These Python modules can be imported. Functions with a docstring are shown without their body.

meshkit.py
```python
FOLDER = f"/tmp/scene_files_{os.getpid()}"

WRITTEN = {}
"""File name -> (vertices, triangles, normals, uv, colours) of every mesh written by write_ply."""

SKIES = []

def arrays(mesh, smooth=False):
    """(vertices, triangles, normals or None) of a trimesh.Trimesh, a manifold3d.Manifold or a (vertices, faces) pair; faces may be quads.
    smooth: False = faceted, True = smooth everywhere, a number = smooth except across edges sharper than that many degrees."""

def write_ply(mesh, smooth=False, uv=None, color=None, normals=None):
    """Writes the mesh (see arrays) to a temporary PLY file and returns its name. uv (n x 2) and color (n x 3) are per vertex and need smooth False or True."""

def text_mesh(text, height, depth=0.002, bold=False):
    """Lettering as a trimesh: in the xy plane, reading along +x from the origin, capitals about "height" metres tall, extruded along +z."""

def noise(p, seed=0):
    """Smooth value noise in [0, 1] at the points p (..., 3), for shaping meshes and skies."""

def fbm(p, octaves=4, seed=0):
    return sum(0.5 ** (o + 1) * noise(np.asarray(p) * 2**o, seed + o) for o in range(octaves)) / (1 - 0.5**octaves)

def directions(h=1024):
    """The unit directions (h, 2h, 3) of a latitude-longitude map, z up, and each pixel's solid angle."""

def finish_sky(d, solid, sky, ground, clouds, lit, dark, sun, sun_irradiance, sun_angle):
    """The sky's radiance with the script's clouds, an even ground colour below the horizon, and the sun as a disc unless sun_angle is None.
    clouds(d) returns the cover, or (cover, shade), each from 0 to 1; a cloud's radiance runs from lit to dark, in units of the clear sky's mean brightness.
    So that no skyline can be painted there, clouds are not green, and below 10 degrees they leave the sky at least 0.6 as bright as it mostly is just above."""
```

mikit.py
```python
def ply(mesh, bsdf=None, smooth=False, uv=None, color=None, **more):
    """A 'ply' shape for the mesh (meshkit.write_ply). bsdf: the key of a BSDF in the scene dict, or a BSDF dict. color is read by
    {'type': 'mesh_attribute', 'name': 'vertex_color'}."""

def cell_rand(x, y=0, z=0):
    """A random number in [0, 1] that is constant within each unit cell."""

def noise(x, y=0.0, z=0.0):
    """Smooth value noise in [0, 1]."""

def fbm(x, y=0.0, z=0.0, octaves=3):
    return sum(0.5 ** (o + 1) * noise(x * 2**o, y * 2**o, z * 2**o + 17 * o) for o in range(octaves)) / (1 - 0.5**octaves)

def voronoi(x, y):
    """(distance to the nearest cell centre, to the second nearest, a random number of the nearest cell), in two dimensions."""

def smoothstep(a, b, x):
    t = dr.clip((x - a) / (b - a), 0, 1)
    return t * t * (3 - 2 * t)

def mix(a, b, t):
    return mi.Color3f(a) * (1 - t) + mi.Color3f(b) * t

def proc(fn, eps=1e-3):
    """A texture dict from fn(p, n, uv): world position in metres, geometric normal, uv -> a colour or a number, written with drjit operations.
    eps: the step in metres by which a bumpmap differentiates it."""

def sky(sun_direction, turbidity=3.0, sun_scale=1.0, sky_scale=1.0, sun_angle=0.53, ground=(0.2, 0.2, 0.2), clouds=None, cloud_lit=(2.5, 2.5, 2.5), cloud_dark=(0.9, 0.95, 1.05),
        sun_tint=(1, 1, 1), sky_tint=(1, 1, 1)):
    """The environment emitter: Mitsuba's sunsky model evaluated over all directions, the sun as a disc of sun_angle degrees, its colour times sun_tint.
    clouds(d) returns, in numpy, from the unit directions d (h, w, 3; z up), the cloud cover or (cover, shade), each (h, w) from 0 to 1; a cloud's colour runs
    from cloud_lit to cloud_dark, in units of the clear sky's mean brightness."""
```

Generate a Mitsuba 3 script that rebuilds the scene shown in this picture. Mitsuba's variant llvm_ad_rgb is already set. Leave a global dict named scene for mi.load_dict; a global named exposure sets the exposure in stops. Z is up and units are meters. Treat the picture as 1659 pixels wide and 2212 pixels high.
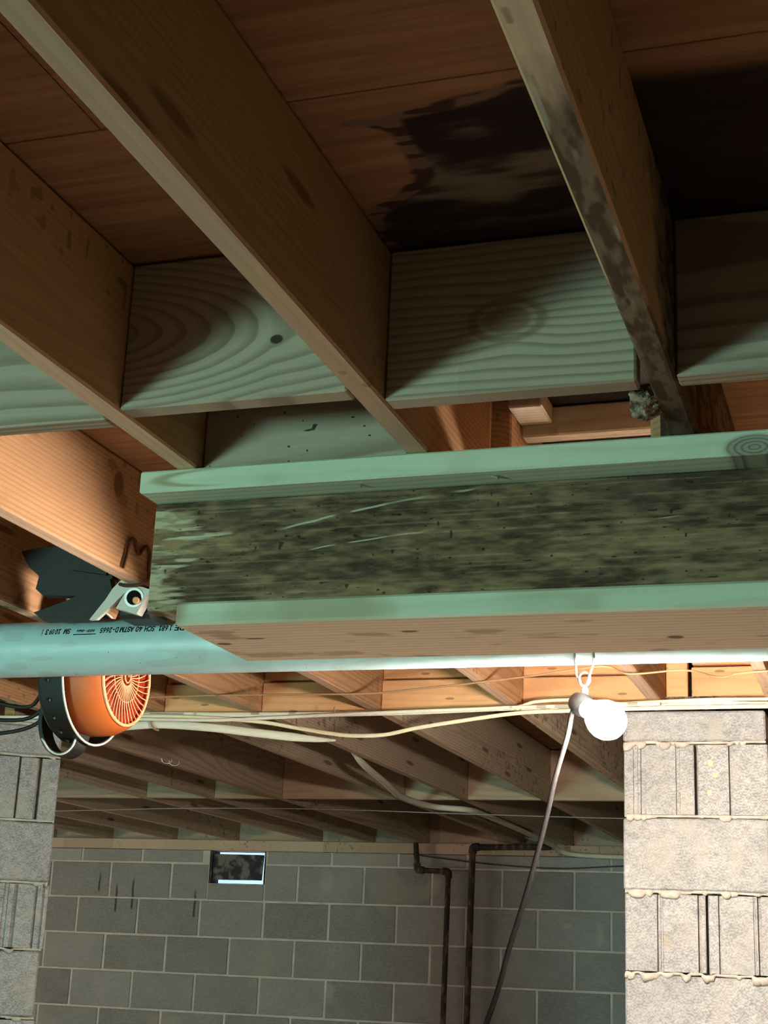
import math, random
import numpy as np, trimesh, drjit as dr, mitsuba as mi
import mikit, meshkit
from mikit import noise, fbm, cell_rand, smoothstep, mix, voronoi

T = mi.ScalarTransform4f
scene, labels = {}, {}
EYE = 0.89                      # the camera is 0.89 m above the crawl-space floor; heights below are measured from the camera
rng = np.random.default_rng(7)

# ------------------------------------------------------------------ camera, lights, exposure
exposure = 0.0
PITCH, ROLL, YAW, FOC = math.radians(16.85), math.radians(2.444), math.radians(18.9), 3240.0


def camera_axes():
    cp, sp = math.cos(PITCH), math.sin(PITCH)
    fwd, right = np.array([0, cp, sp]), np.array([1.0, 0, 0])
    up = np.cross(right, fwd)
    c, s = math.cos(ROLL), math.sin(ROLL)
    u = -s * right + c * up
    cy, sy = math.cos(YAW), math.sin(YAW)
    rot = np.array([[cy, -sy, 0], [sy, cy, 0], [0, 0, 1]])
    return rot @ fwd, rot @ u


FWD, UP = camera_axes()
scene['camera'] = {'type': 'perspective', 'fov': math.degrees(2 * math.atan(829.5 / FOC)), 'fov_axis': 'x', 'near_clip': 0.05, 'far_clip': 60.0,
                   'to_world': T().look_at(origin=[0, 0, EYE], target=[float(FWD[0]), float(FWD[1]), EYE + float(FWD[2])], up=UP.tolist())}
BULB_L = [2450, 2110, 1790]     # bare bulb
ADDED_HATCH_L = [54, 108, 95]        # added hatch light behind the camera, standing in for unseen daylight
ADDED_SIDE_L = [13.5, 10.8, 8.7]         # added light in the left side wall, brightens the far wall
VENT_L = [0.55, 0.8, 1.3]       # daylight behind the foundation vent


# ------------------------------------------------------------------ helpers
def numbered(k):
    if k not in used: used[k] = 0; return k
    used[k] += 1
    return '%s_%03d' % (k, used[k])


used = {}


def key(name, parent=None):
    return numbered(name if parent is None else parent + '__' + name)


def obj(name, mesh, bsdf, parent=None, smooth=False, **more):
    k = key(name, parent)
    m = (np.array(mesh.vertices) + [0, 0, EYE], np.array(mesh.faces))
    scene[k] = mikit.ply(m, bsdf, smooth=smooth, **more)
    return k


def tag(k, label=None, cat=None, group=None, kind=None):
    d = labels.setdefault(k, {})
    for a, b in (('label', label), ('category', cat), ('group', group), ('kind', kind)):
        if b: d[a] = b
    return k


def thing(name, label, cat, group=None):
    return tag(numbered(name), label, cat, group)


def box(x0, x1, y0, y1, z0, z1, c=0.003):
    """A box with chamfered edges."""
    lo, hi = np.array([x0, y0, z0], float), np.array([x1, y1, z1], float)
    c = min(c, (hi - lo).min() * 0.4)
    pts = []
    for sx in (0, 1):
        for sy in (0, 1):
            for sz in (0, 1):
                q = np.where([sx, sy, sz], hi, lo)
                s = np.where([sx, sy, sz], -1, 1) * c
                for k in range(3):
                    e = q + s; e[k] = q[k]; pts.append(e)
    return trimesh.convex.convex_hull(np.array(pts))


def plain(x0, x1, y0, y1, z0, z1):
    m = trimesh.creation.box([x1 - x0, y1 - y0, z1 - z0])
    m.apply_translation([(x0 + x1) / 2, (y0 + y1) / 2, (z0 + z1) / 2])
    return m


def spline(pts, per=8):
    p = np.asarray(pts, float)
    if len(p) < 3: return np.linspace(p[0], p[-1], per + 1)
    q = np.vstack([2 * p[0] - p[1], p, 2 * p[-1] - p[-2]])
    out = []
    for i in range(len(p) - 1):
        a, b, c, d = q[i:i + 4]
        for t in np.linspace(0, 1, per, endpoint=False):
            out.append(0.5 * (2 * b + (c - a) * t + (2 * a - 5 * b + 4 * c - d) * t * t + (3 * b - a - 3 * c + d) * t ** 3))
    return np.array(out + [p[-1]])


def tube(pts, r, n=8, flat=1.0, closed=False, up=(0, 0, 1)):
    """A tube along pts; r a number or one per point; flat scales it along the side axis (up stays)."""
    p = np.asarray(pts, float); m = len(p)
    r = np.broadcast_to(np.asarray(r, float), (m,))
    if closed: t = np.roll(p, -1, 0) - np.roll(p, 1, 0)
    else: t = np.gradient(p, axis=0)
    t /= np.linalg.norm(t, axis=1, keepdims=True) + 1e-12
    u = np.array(up, float) - (t[0] @ np.array(up, float)) * t[0]
    if np.linalg.norm(u) < 1e-3: u = np.cross(t[0], [1, 0.2, 0.1])
    u /= np.linalg.norm(u)
    a = np.arange(n) / n * 2 * np.pi
    V = []
    for i in range(m):
        u = u - (u @ t[i]) * t[i]; u /= np.linalg.norm(u)
        s = np.cross(t[i], u)
        V.append(p[i] + r[i] * (np.cos(a)[:, None] * s * flat + np.sin(a)[:, None] * u))
    V = np.vstack(V); F = []
    for i in range(m if closed else m - 1):
        j = (i + 1) % m
        for k in range(n):
            l = (k + 1) % n
            F += [[i * n + k, i * n + l, j * n + l], [i * n + k, j * n + l, j * n + k]]
    if not closed:
        V = np.vstack([V, p[0], p[-1]])
        for k in range(n):
            l = (k + 1) % n
            F += [[m * n, i0 := l, k], [m * n + 1, (m - 1) * n + k, (m - 1) * n + l]]
    mesh = trimesh.Trimesh(V, np.array(F), process=False)
    if not closed and mesh.volume < 0 or closed and mesh.volume < 0: mesh.invert()
    return mesh


def lathe(profile, n=40, axis=(0, 0, 1), at=(0, 0, 0)):
    """profile: (radius, distance along the axis) points, turned about the axis."""
    m = trimesh.creation.revolve(np.array(profile, float), sections=n)
    if m.volume < 0: m.invert()
    m.apply_transform(trimesh.geometry.align_vectors([0, 0, 1], np.array(axis, float) / np.linalg.norm(axis)))
    m.apply_translation(at)
    return m


def prism(poly, h, z0=0.0):
    from shapely.geometry import Polygon
    m = trimesh.creation.extrude_polygon(Polygon(poly), h, engine='earcut')
    m.apply_translation([0, 0, z0])
    return m


def join(*ms): return trimesh.util.concatenate(list(ms))


# ------------------------------------------------------------------ materials
def diffuse(name, fn_or_rgb):
    r = {'type': 'rgb', 'value': list(fn_or_rgb)} if isinstance(fn_or_rgb, (list, tuple)) else mikit.proc(fn_or_rgb)
    scene[name] = {'type': 'twosided', 'bsdf': {'type': 'diffuse', 'reflectance': r}}
    return name


def bumpy(name, fn, bump, scale=1.0, eps=1e-3):
    b = mikit.proc(bump, eps=eps)
    scene[name] = {'type': 'twosided', 'bsdf': {'type': 'bumpmap', 'arbitrary': b, 'scale': scale, 'bsdf': {'type': 'diffuse', 'reflectance': mikit.proc(fn)}}}
    return name


def plastic(name, rgb, alpha=0.2):
    scene[name] = {'type': 'twosided', 'bsdf': {'type': 'roughplastic', 'diffuse_reflectance': {'type': 'rgb', 'value': list(rgb)}, 'alpha': alpha}}
    return name


def metal(name, rgb, alpha=0.3):
    scene[name] = {'type': 'twosided', 'bsdf': {'type': 'roughconductor', 'specular_reflectance': {'type': 'rgb', 'value': list(rgb)}, 'alpha': alpha}}
    return name


def rings(r, sp):
    """Late-wood lines: 0 in the pale early wood, 1 in the dark line."""
    t = r / sp
    f = t - dr.floor(t)
    return smoothstep(0.35, 0.85, f) * (1 - smoothstep(0.9, 1.0, f))


def grain(a, b, c, seed, sp=0.009):
    """a runs along the board, b and c across it; seed picks the board's place in its log."""
    ob, oc = (cell_rand(seed, 3) - 0.5) * 0.16, 0.02 + 0.07 * cell_rand(seed, 5)
    wob = 0.05 * (noise(a * 0.9, seed * 7.3, 1.0) - 0.5) + 0.012 * (noise(a * 4.0, seed * 3.1, b * 5) - 0.5)
    r = dr.sqrt(dr.square(b - ob) + dr.square(c + oc + wob)) + 0.003 * fbm(a * 6, b * 60, c * 60 + seed, octaves=2)
    fine = noise(a * 14, b * 420, c * 420 + seed)
    return rings(r, sp), fine


def ell(x, z, kx, kz, rx, rz):
    return dr.sqrt(dr.square((x - kx) / rx) + dr.square((z - kz) / rz))


def wood_joist(p, n, uv):
    """Joists run along y."""
    z = p.z - EYE
    seed = dr.floor(p.x * 2.63 + 40.2)
    board = dr.select(p.y > 4.41, seed + 71, seed)
    lines, fine = grain(p.y, z - 0.87, (p.x - (dr.floor(p.x * 2.63 + .2) - .2) / 2.63) - 0.19, board, 0.010)
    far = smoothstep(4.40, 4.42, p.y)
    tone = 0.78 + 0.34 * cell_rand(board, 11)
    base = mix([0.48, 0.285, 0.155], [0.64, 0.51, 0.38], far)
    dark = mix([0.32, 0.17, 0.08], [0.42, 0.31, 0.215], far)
    # weathered underside, painted lighter and warmer in place of bounced floor light
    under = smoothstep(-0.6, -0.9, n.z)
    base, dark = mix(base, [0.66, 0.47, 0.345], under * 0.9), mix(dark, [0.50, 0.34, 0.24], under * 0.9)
    col = mix(base, dark, lines * (0.28 + 0.25 * smoothstep(2.0, 2.2, p.y)) + 0.25 * fine + 0.3 * (fbm(p.y * 2.3, z * 14, p.x * 14) - 0.4)) * tone
    # freckles and knots along the boards
    v1, v2, w = voronoi(p.y * 1.6 + board * 1.7, z * 9 + board)
    knot = (1 - smoothstep(0.05, 0.11, v1)) * dr.select(w > 0.62, 1.0, 0.0) * (1 - dr.abs(n.z))
    col = mix(col, [0.16, 0.075, 0.035], knot * 0.8)
    sp = smoothstep(0.72, 0.8, noise(p.y * 60, z * 60, p.x * 60)) * smoothstep(0.45, 0.7, noise(p.y * 2.2, z * 5, p.x * 3))
    col = mix(col, [0.13, 0.08, 0.05], sp * 0.55)
    # the knot on the face of the joist that carries the wire hook
    d = dr.select(dr.abs(p.x + 1.485) < 0.02, ell(p.y, z, 2.631, 0.935, 0.020, 0.030), 9.0)
    col = mix(col, [0.13, 0.065, 0.035], (1 - smoothstep(0.8, 1.15, d)) * 0.85)
    # mould-blackened joist at the right, from about half-way to the girder
    m = dr.select((p.x > -0.30) & (p.x < -0.22) & (p.y < 3), 1.0, 0.0) * smoothstep(1.08, 1.22, p.y - 0.62 * (1 - under) + 0.25 * (fbm(p.x * 60, p.y * 14, z * 22) - 0.5) + 0.10 * smoothstep(0.80, 0.90, z))
    mott = fbm(p.x * 90, p.y * 26, z * 40)
    mould = mix([0.055, 0.038, 0.027], [0.17, 0.125, 0.09], smoothstep(0.38, 0.62, mott))
    pale = smoothstep(0.60, 0.72, fbm(p.x * 70 + 9, p.y * 11, z * 30)) * (1 - smoothstep(1.35, 1.75, p.y))
    mould = mix(mould, [0.36, 0.36, 0.29], pale * 0.8)
    mould = mould * (1 - 0.55 * smoothstep(1.7, 2.0, p.y))
    return mix(col, mould, m * 0.93)


def wood_block(p, n, uv):
    """Short blocks run along x between the joists."""
    x, z = p.x, p.z - EYE
    near = dr.select(p.y < 2.2, 1.0, 0.0)
    cell = mi.Float(0.0)
    for t in (-2.64, -2.25, -1.905, -1.505, -1.055, -0.664, -0.537, -0.28, 0.15): cell = cell + dr.select(x > t, 1.0, 0.0)
    seed = cell + dr.floor(p.y * 3) * 13 + dr.select((z > 0.859) & (p.y > 4), 17, 0)
    b1, f1 = grain(x, z - 0.87, p.y - dr.floor(p.y * 3) / 3, seed, 0.012)
    # the two big blocks: hand-placed figure. cathedral arch left, oval knot right
    arch = dr.select(x < -0.66, 1.0, 0.0)
    ux = (x + 0.80)
    fig_a = dr.abs(z - 0.86 - 0.02 * ux) + 0.0 * x
    ra = dr.select(ux < 0, dr.sqrt(dr.square((x + 1.12) * 0.30) + dr.square(z - 0.868 + 0.05 * ux)), dr.sqrt(dr.square(0.32 * 0.30 + 0.10 * ux) + dr.square(z - 0.868)))
    dk = ell(x, z, -0.469, 0.866, 0.050, 0.030)
    rb = z + 0.10 * dr.exp(-dr.square(dk) * 0.55) * (z - 0.866) / 0.045 * 0.35 + 0.010 * noise(x * 7, z * 18)
    wobble = 0.004 * fbm(x * 9, z * 40, p.y * 3)
    t_b = rings(rb + wobble, 0.0138)
    t_a = rings(ra + wobble, 0.0115)
    fig = dr.select(p.y < 2.05, dr.select((x > -1.06) & (x < -0.66), t_a, dr.select((x > -0.66) & (x < -0.26), t_b, b1)), b1)
    fine = noise(x * 22, z * 380, p.y * 380)
    far = smoothstep(5.5, 5.6, p.y)
    base, dark = mix([0.41, 0.335, 0.26], [0.66, 0.38, 0.19], smoothstep(3.9, 4.0, p.y)), mix([0.20, 0.145, 0.105], [0.50, 0.25, 0.11], smoothstep(3.9, 4.0, p.y))
    base, dark = mix(base, [0.50, 0.37, 0.26], far), mix(dark, [0.32, 0.22, 0.15], far)
    col = mix(base, dark, fig * (0.62 * near + 0.35 * (1 - near)) + 0.16 * fine)
    col = mix(col, [0.24, 0.14, 0.08], near * dr.select(p.y < 2.05, 1.0, 0.0) * (1 - smoothstep(0.55, 0.8, dk)) * 0.75)
    rim = smoothstep(0.75, 0.95, dk) * (1 - smoothstep(1.05, 1.25, dk)) * dr.select((x > -0.66) & (p.y < 2.05), 1.0, 0.0)
    col = mix(col, [0.20, 0.11, 0.065], rim * 0.6)
    d2 = ell(x, z, -0.794, 0.848, 0.0105, 0.0075)
    col = mix(col, [0.05, 0.035, 0.03], (1 - smoothstep(0.75, 1.1, d2)) * dr.select(p.y < 1.9, 1.0, 0.0))
    # black flecks on the block over the girder and nail heads in the blocks over the piers
    fl = smoothstep(0.93, 0.95, noise(x * 95, z * 120, 4.0)) * dr.select((p.y > 2.05) & (p.y < 2.2), 1.0, 0.0)
    col = mix(col, [0.06, 0.05, 0.04], fl)
    v1, v2, w = voronoi(x * 5.2, z * 20)
    nail = (1 - smoothstep(0.06, 0.09, v1)) * dr.select((p.y > 4) & (p.y < 5) & (w > 0.45), 1.0, 0.0)
    return mix(col, [0.2, 0.12, 0.07], nail * 0.8) * (0.9 + 0.22 * cell_rand(seed, 23))


def wood_web(p, n, uv):
    """The girder's web: nearly all of its face is covered with dark mould."""
    x, z = p.x, p.z - EYE
    f = fbm(x * 9, z * 34, 1.3, octaves=4)
    g = fbm(x * 40, z * 150, 5.3, octaves=3)
    q = fbm(x * 4, z * 9, 8.8, octaves=3)
    col = mix([0.060, 0.037, 0.029], [0.255, 0.165, 0.095], smoothstep(0.34, 0.66, 0.45 * f + 0.40 * g + 0.15 * q))
    col = mix(col, [0.33, 0.22, 0.115], smoothstep(0.58, 0.70, f) * smoothstep(0.42, 0.6, g) * (1 - smoothstep(-0.6, -0.2, x)) * 0.6)
    col = mix(col, [0.065, 0.045, 0.040], smoothstep(0.52, 0.64, fbm(x * 6 + 3, z * 14, 2.2)) * 0.5)
    streak = smoothstep(0.62, 0.74, noise(x * 7, z * 300, 3.0)) * 0.3
    col = mix(col, [0.45, 0.34, 0.2], streak * g * 1.2)
    clean = smoothstep(0.50, 0.60, 0.55 * fbm(x * 15, z * 42, 6.1, octaves=3) + 0.45 * fbm(x * 14, z * 190, 2.7) + 0.22 * (1 - smoothstep(-1.13, -0.99, x)) + 0.05 * smoothstep(0.60, 0.66, z) - 0.16)
    clean = clean * (1 - smoothstep(-1.02, -0.86, x))
    col = mix(col, mix([0.55, 0.47, 0.33], [0.30, 0.25, 0.16], smoothstep(0.4, 0.65, g)), clean * 0.85)
    # long pale splits
    for (x0, x1, a, b, c, wd) in ((-0.975, -0.57, 0.6925, 0.0155 * 10, -0.17, 0.0016), (-0.86, -0.62, 0.640, 0.10, -0.1, 0.0011), (-1.12, -0.98, 0.668, 0.03, 0.0, 0.0016), (-0.36, -0.26, 0.628, 0.05, 0.0, 0.0009)):
        u = x + 0.755
        zz = a + b * u + c * u * u
        line = (1 - smoothstep(wd * 0.5, wd * 1.5, dr.abs(z - zz + 0.002 * (noise(x * 40, 7.0) - 0.5)))) * smoothstep(x0, x0 + 0.02, x) * (1 - smoothstep(x1 - 0.03, x1, x)) * smoothstep(0.25, 0.45, noise(x * 25, 3.0))
        col = mix(col, [0.55, 0.50, 0.36], line * 0.75)
    pit = smoothstep(0.90, 0.94, noise(x * 95, z * 190, 9.0))
    return mix(col, [0.02, 0.02, 0.018], pit * 0.8)


def wood_plate(p, n, uv):
    """The girder's flat top and bottom plates."""
    x, z = p.x, p.z - EYE
    low = dr.select(z < 0.6, 1.0, 0.0)
    r = p.y * 1.0 + 0.05 * noise(x * 1.1, low * 4) + 0.6 * (z - 0.5) + 0.012 * fbm(x * 6, p.y * 30, 2.0)
    lines = rings(r, 0.019)
    fine = noise(x * 14, p.y * 300, z * 260)
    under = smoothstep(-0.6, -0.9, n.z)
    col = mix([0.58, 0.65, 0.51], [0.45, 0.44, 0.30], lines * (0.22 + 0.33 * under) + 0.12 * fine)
    col = mix(col, mix([0.76, 0.62, 0.49], [0.56, 0.41, 0.30], lines * 0.5 + 0.3 * fine), under * low)  # bottom plate underside painted lighter and warmer, as if lit by bounced light
    blot = smoothstep(0.48, 0.66, fbm(x * 5, p.y * 5 + z * 9, 4.4, octaves=3)) * (1 - under)
    col = mix(col, [0.34, 0.30, 0.175], blot * 0.7)
    arch = ell(x, z, -0.99, 0.741, 0.11, 0.014)
    arch = smoothstep(0.75, 0.95, arch) * (1 - smoothstep(1.0, 1.25, arch)) * (1 - low) * (1 - under) * (1 - smoothstep(-1.06, -0.95, x))
    col = mix(col, [0.30, 0.235, 0.12], arch * 0.75)
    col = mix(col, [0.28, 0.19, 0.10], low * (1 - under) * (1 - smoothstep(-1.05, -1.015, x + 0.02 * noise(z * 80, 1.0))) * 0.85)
    dk = ell(x, z, -0.157, 0.732, 0.036, 0.017)
    k = (1 - low) * (1 - smoothstep(0.95, 1.4, dk))
    col = mix(col, mix([0.30, 0.25, 0.19], [0.10, 0.085, 0.075], rings(dk, 0.28)), k * 0.85)
    for (kx, ky, rx, ry) in ((-0.693, 2.171, 0.016, 0.008), (-1.029, 2.222, 0.014, 0.010), (-0.297, 2.263, 0.014, 0.012), (-0.594, 2.372, 0.017, 0.012), (-0.96, 2.19, 0.02, 0.006)):
        col = mix(col, [0.07, 0.045, 0.035], (1 - smoothstep(0.6, 1.15, ell(x, p.y, kx, ky, rx, ry))) * low * under * 0.8)
    sm = smoothstep(0.60, 0.72, fbm(x * 12, p.y * 22, 7.7)) * low * under
    return mix(col, [0.26, 0.165, 0.10], sm * 0.5)


def plywood(p, n, uv):
    """Subfloor sheets, face grain along x, with a big mould stain between two of the near joists."""
    x, y = p.x, p.y
    sheet = dr.floor(x / 2.44 + 9) * 3 + dr.floor((y - 0.245) / 1.22 + 9)
    w = 0.12 * fbm(x * 0.8, y * 3, sheet) + 0.02 * noise(x * 5, y * 20, 1.0)
    lines = rings(y + w, 0.034)
    fine = noise(x * 7, y * 260, sheet)
    streak = smoothstep(0.35, 0.7, fbm(x * 1.7, y * 42, sheet + 0.5))
    col = mix([0.345, 0.20, 0.12], [0.19, 0.10, 0.06], lines * 0.18 + 0.42 * streak + 0.30 * fine)
    col = mix(col, [0.26, 0.13, 0.07], smoothstep(0.70, 0.80, noise(x * 6, y * 60, 5.0)) * 0.5)
    bay = dr.select((x > -0.66) & (x < -0.26), 1.0, 0.0)
    edge = 1.484 + 0.17 * dr.maximum(0.0, -0.38 - x) + 0.012 * (noise(x * 22, 2.0) - 0.5)
    left = -0.552 - 0.11 * smoothstep(1.66, 1.79, y)
    finger = 0.10 * dr.maximum(0.0, fbm(x * 2.0, y * 46, 3.3, octaves=3) - 0.46) + 0.055 * dr.exp(-dr.square((y - 1.524) / 0.013))
    m = smoothstep(0.0, 0.010, y - edge) * smoothstep(0.0, 0.012, x - left + finger) * bay
    lump = 0.035 * (fbm(x * 16, y * 16, 4.1) - 0.5)
    inner = smoothstep(0.0, 0.012, y - edge - 0.016 + lump * 0.5) * smoothstep(0.0, 0.012, x - left - 0.022 + lump)
    dust = smoothstep(0.46, 0.68, 0.5 * fbm(x * 11, y * 44, 7.9, octaves=4) + 0.5 * fbm(x * 9, y * 13, 2.9)) * smoothstep(1.50, 1.55, y) * (1 - smoothstep(1.72, 1.86, y))
    mould = mix([0.018, 0.017, 0.022], [0.17, 0.145, 0.115], dust * 0.9)
    mould = mix(mix([0.17, 0.115, 0.095], [0.05, 0.03, 0.035], smoothstep(0.4, 0.6, noise(x * 30, y * 90, 6.0))), mould, inner)
    col = mix(col, mould, m * 0.95)
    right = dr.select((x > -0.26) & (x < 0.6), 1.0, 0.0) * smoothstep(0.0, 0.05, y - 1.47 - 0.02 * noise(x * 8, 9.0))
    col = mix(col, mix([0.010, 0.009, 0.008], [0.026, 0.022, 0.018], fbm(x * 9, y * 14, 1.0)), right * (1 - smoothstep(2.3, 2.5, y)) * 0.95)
    top = smoothstep(0.60, 0.72, fbm(x * 4, y * 22, 2.0)) * bay * (1 - smoothstep(1.22, 1.27, y))
    return mix(col, [0.05, 0.035, 0.03], top * 0.8)


def cmu(p, n, uv):
    """Masonry-pier block: pale grey, full of aggregate speckles."""
    z = p.z - EYE
    s = noise(p.x * 260, p.y * 260, z * 260)
    f = fbm(p.x * 45, p.y * 45, z * 45, octaves=3)
    g = fbm(p.x * 7, p.y * 7, z * 7)
    v = 0.265 + 0.20 * (s - 0.5) + 0.15 * (f - 0.5) + 0.07 * (g - 0.5)
    col = mi.Color3f(1.0, 0.98, 0.97) * v
    col = mix(col, [0.33, 0.30, 0.26], smoothstep(0.6, 0.75, noise(p.x * 22, p.y * 22, z * 9)) * 0.35)
    d = ell(p.x, z, -0.600, 0.098, 0.014, 0.017)
    col = mix(col, [0.28, 0.23, 0.14], (1 - smoothstep(0.7, 1.1, d)) * 0.5 * dr.select(p.y < 5, 1.0, 0.0))
    for kx, kz, rr in ((-0.473, 0.583, 0.008), (-0.460, 0.550, 0.006), (-0.478, 0.50, 0.006)):
        col = mix(col, [0.50, 0.50, 0.22], (1 - smoothstep(0.6, 1.2, ell(p.x, z, kx, kz, rr, rr * 1.2))) * 0.6)
    return col


def cmu_bump(p, n, uv):
    return 0.0022 * fbm(p.x * 110, p.y * 110, p.z * 110, octaves=2)


def wall_block(p, n, uv):
    z = p.z - EYE
    row = dr.floor((0.605 - z) / 0.2335 + 20)
    off = dr.select(row - 2 * dr.floor(row / 2) > 0.5, 0.0, 0.226)
    colm = dr.floor((p.x + 3.44 + off) / 0.4525 + 60)
    t = cell_rand(row, colm)
    v = 0.275 + 0.075 * (t - 0.5) + 0.08 * (fbm(p.x * 5, p.y * 5, z * 5) - 0.5) + 0.06 * (noise(p.x * 90, p.y * 90, z * 90) - 0.5)
    v = v + 0.07 * smoothstep(0.595, 0.615, z)
    col = mi.Color3f(1.0, 0.985, 0.93) * v
    col = mix(col, mi.Color3f(0.80, 0.95, 1.0) * v, smoothstep(-2.6, -1.6, p.x) * 0.35)
    sm = smoothstep(0.62, 0.72, fbm(p.x * 3.1, p.y, z * 2.2, octaves=3))
    col = mix(col, [0.36, 0.335, 0.28], sm * 0.5)
    # black run marks and a few pale smears
    for kx, z0, z1, wd in ((-4.965, 0.27, 0.49, 0.007), (-4.845, 0.29, 0.53, 0.007), (-5.10, 0.40, 0.56, 0.006), (-4.385, 0.25, 0.46, 0.007)):
        m = (1 - smoothstep(wd * 0.6, wd * 1.5, dr.abs(p.x - kx + 0.006 * (noise(z * 30, kx) - 0.5)))) * smoothstep(z0, z0 + 0.02, z) * (1 - smoothstep(z1 - 0.08, z1, z))
        col = mix(col, [0.035, 0.035, 0.03], m * 0.8)
    for kx, kz, rx, rz in ((-1.70, 0.235, 0.035, 0.09), (-1.90, 0.28, 0.05, 0.03), (-2.75, 0.49, 0.05, 0.09), (-3.47, 0.50, 0.06, 0.10), (-3.42, -0.17, 0.05, 0.08)):
        m = 1 - smoothstep(0.3, 1.0, ell(p.x, z, kx, kz, rx, rz) + 0.8 * (fbm(p.x * 20, z * 20, 1.0) - 0.5))
        col = mix(col, [0.42, 0.39, 0.34], m * 0.55)
    return col


def mortar(p, n, uv):
    f = fbm(p.x * 60, p.y * 60, p.z * 60, octaves=3)
    return mi.Color3f(0.40, 0.36, 0.31) * (0.75 + 0.5 * f)


def wall_mortar(p, n, uv):
    f = fbm(p.x * 12, p.y * 12, p.z * 12, octaves=3)
    return mi.Color3f(0.58, 0.55, 0.49) * (0.7 + 0.5 * f)


def soil(p, n, uv):
    return mi.Color3f(0.30, 0.24, 0.19) * (0.6 + 0.7 * fbm(p.x * 5, p.y * 5, 1.0, octaves=4))


def pvc(p, n, uv):
    z = p.z - EYE
    f = fbm(p.x * 9, p.y * 30, z * 30, octaves=3)
    col = mi.Color3f(0.50, 0.72, 0.75) * (0.86 + 0.2 * f)
    sm = smoothstep(0.60, 0.75, noise(p.x * 14, z * 70, 3.0)) * 0.22
    col = mix(col, [0.34, 0.32, 0.28], sm)
    sp = smoothstep(0.94, 0.96, noise(p.x * 110, p.y * 130, z * 130))
    return mix(col, [0.08, 0.08, 0.08], sp * 0.8)


def cable_white(p, n, uv):
    dash = smoothstep(0.56, 0.64, noise(p.x * 34, 5.0)) * (1 - smoothstep(0.0035, 0.006, dr.abs(p.z - EYE - 0.735 - 0.006 * noise(p.x * 3, 2.0)))) * dr.select((p.y > 4.2) & (p.y < 4.4), 1.0, 0.0)
    col = mi.Color3f(0.72, 0.68, 0.56) * (0.86 + 0.22 * fbm(p.x * 12, p.y * 12, p.z * 12))
    return mix(col, [0.2, 0.18, 0.14], dash * 0.7)


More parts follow.
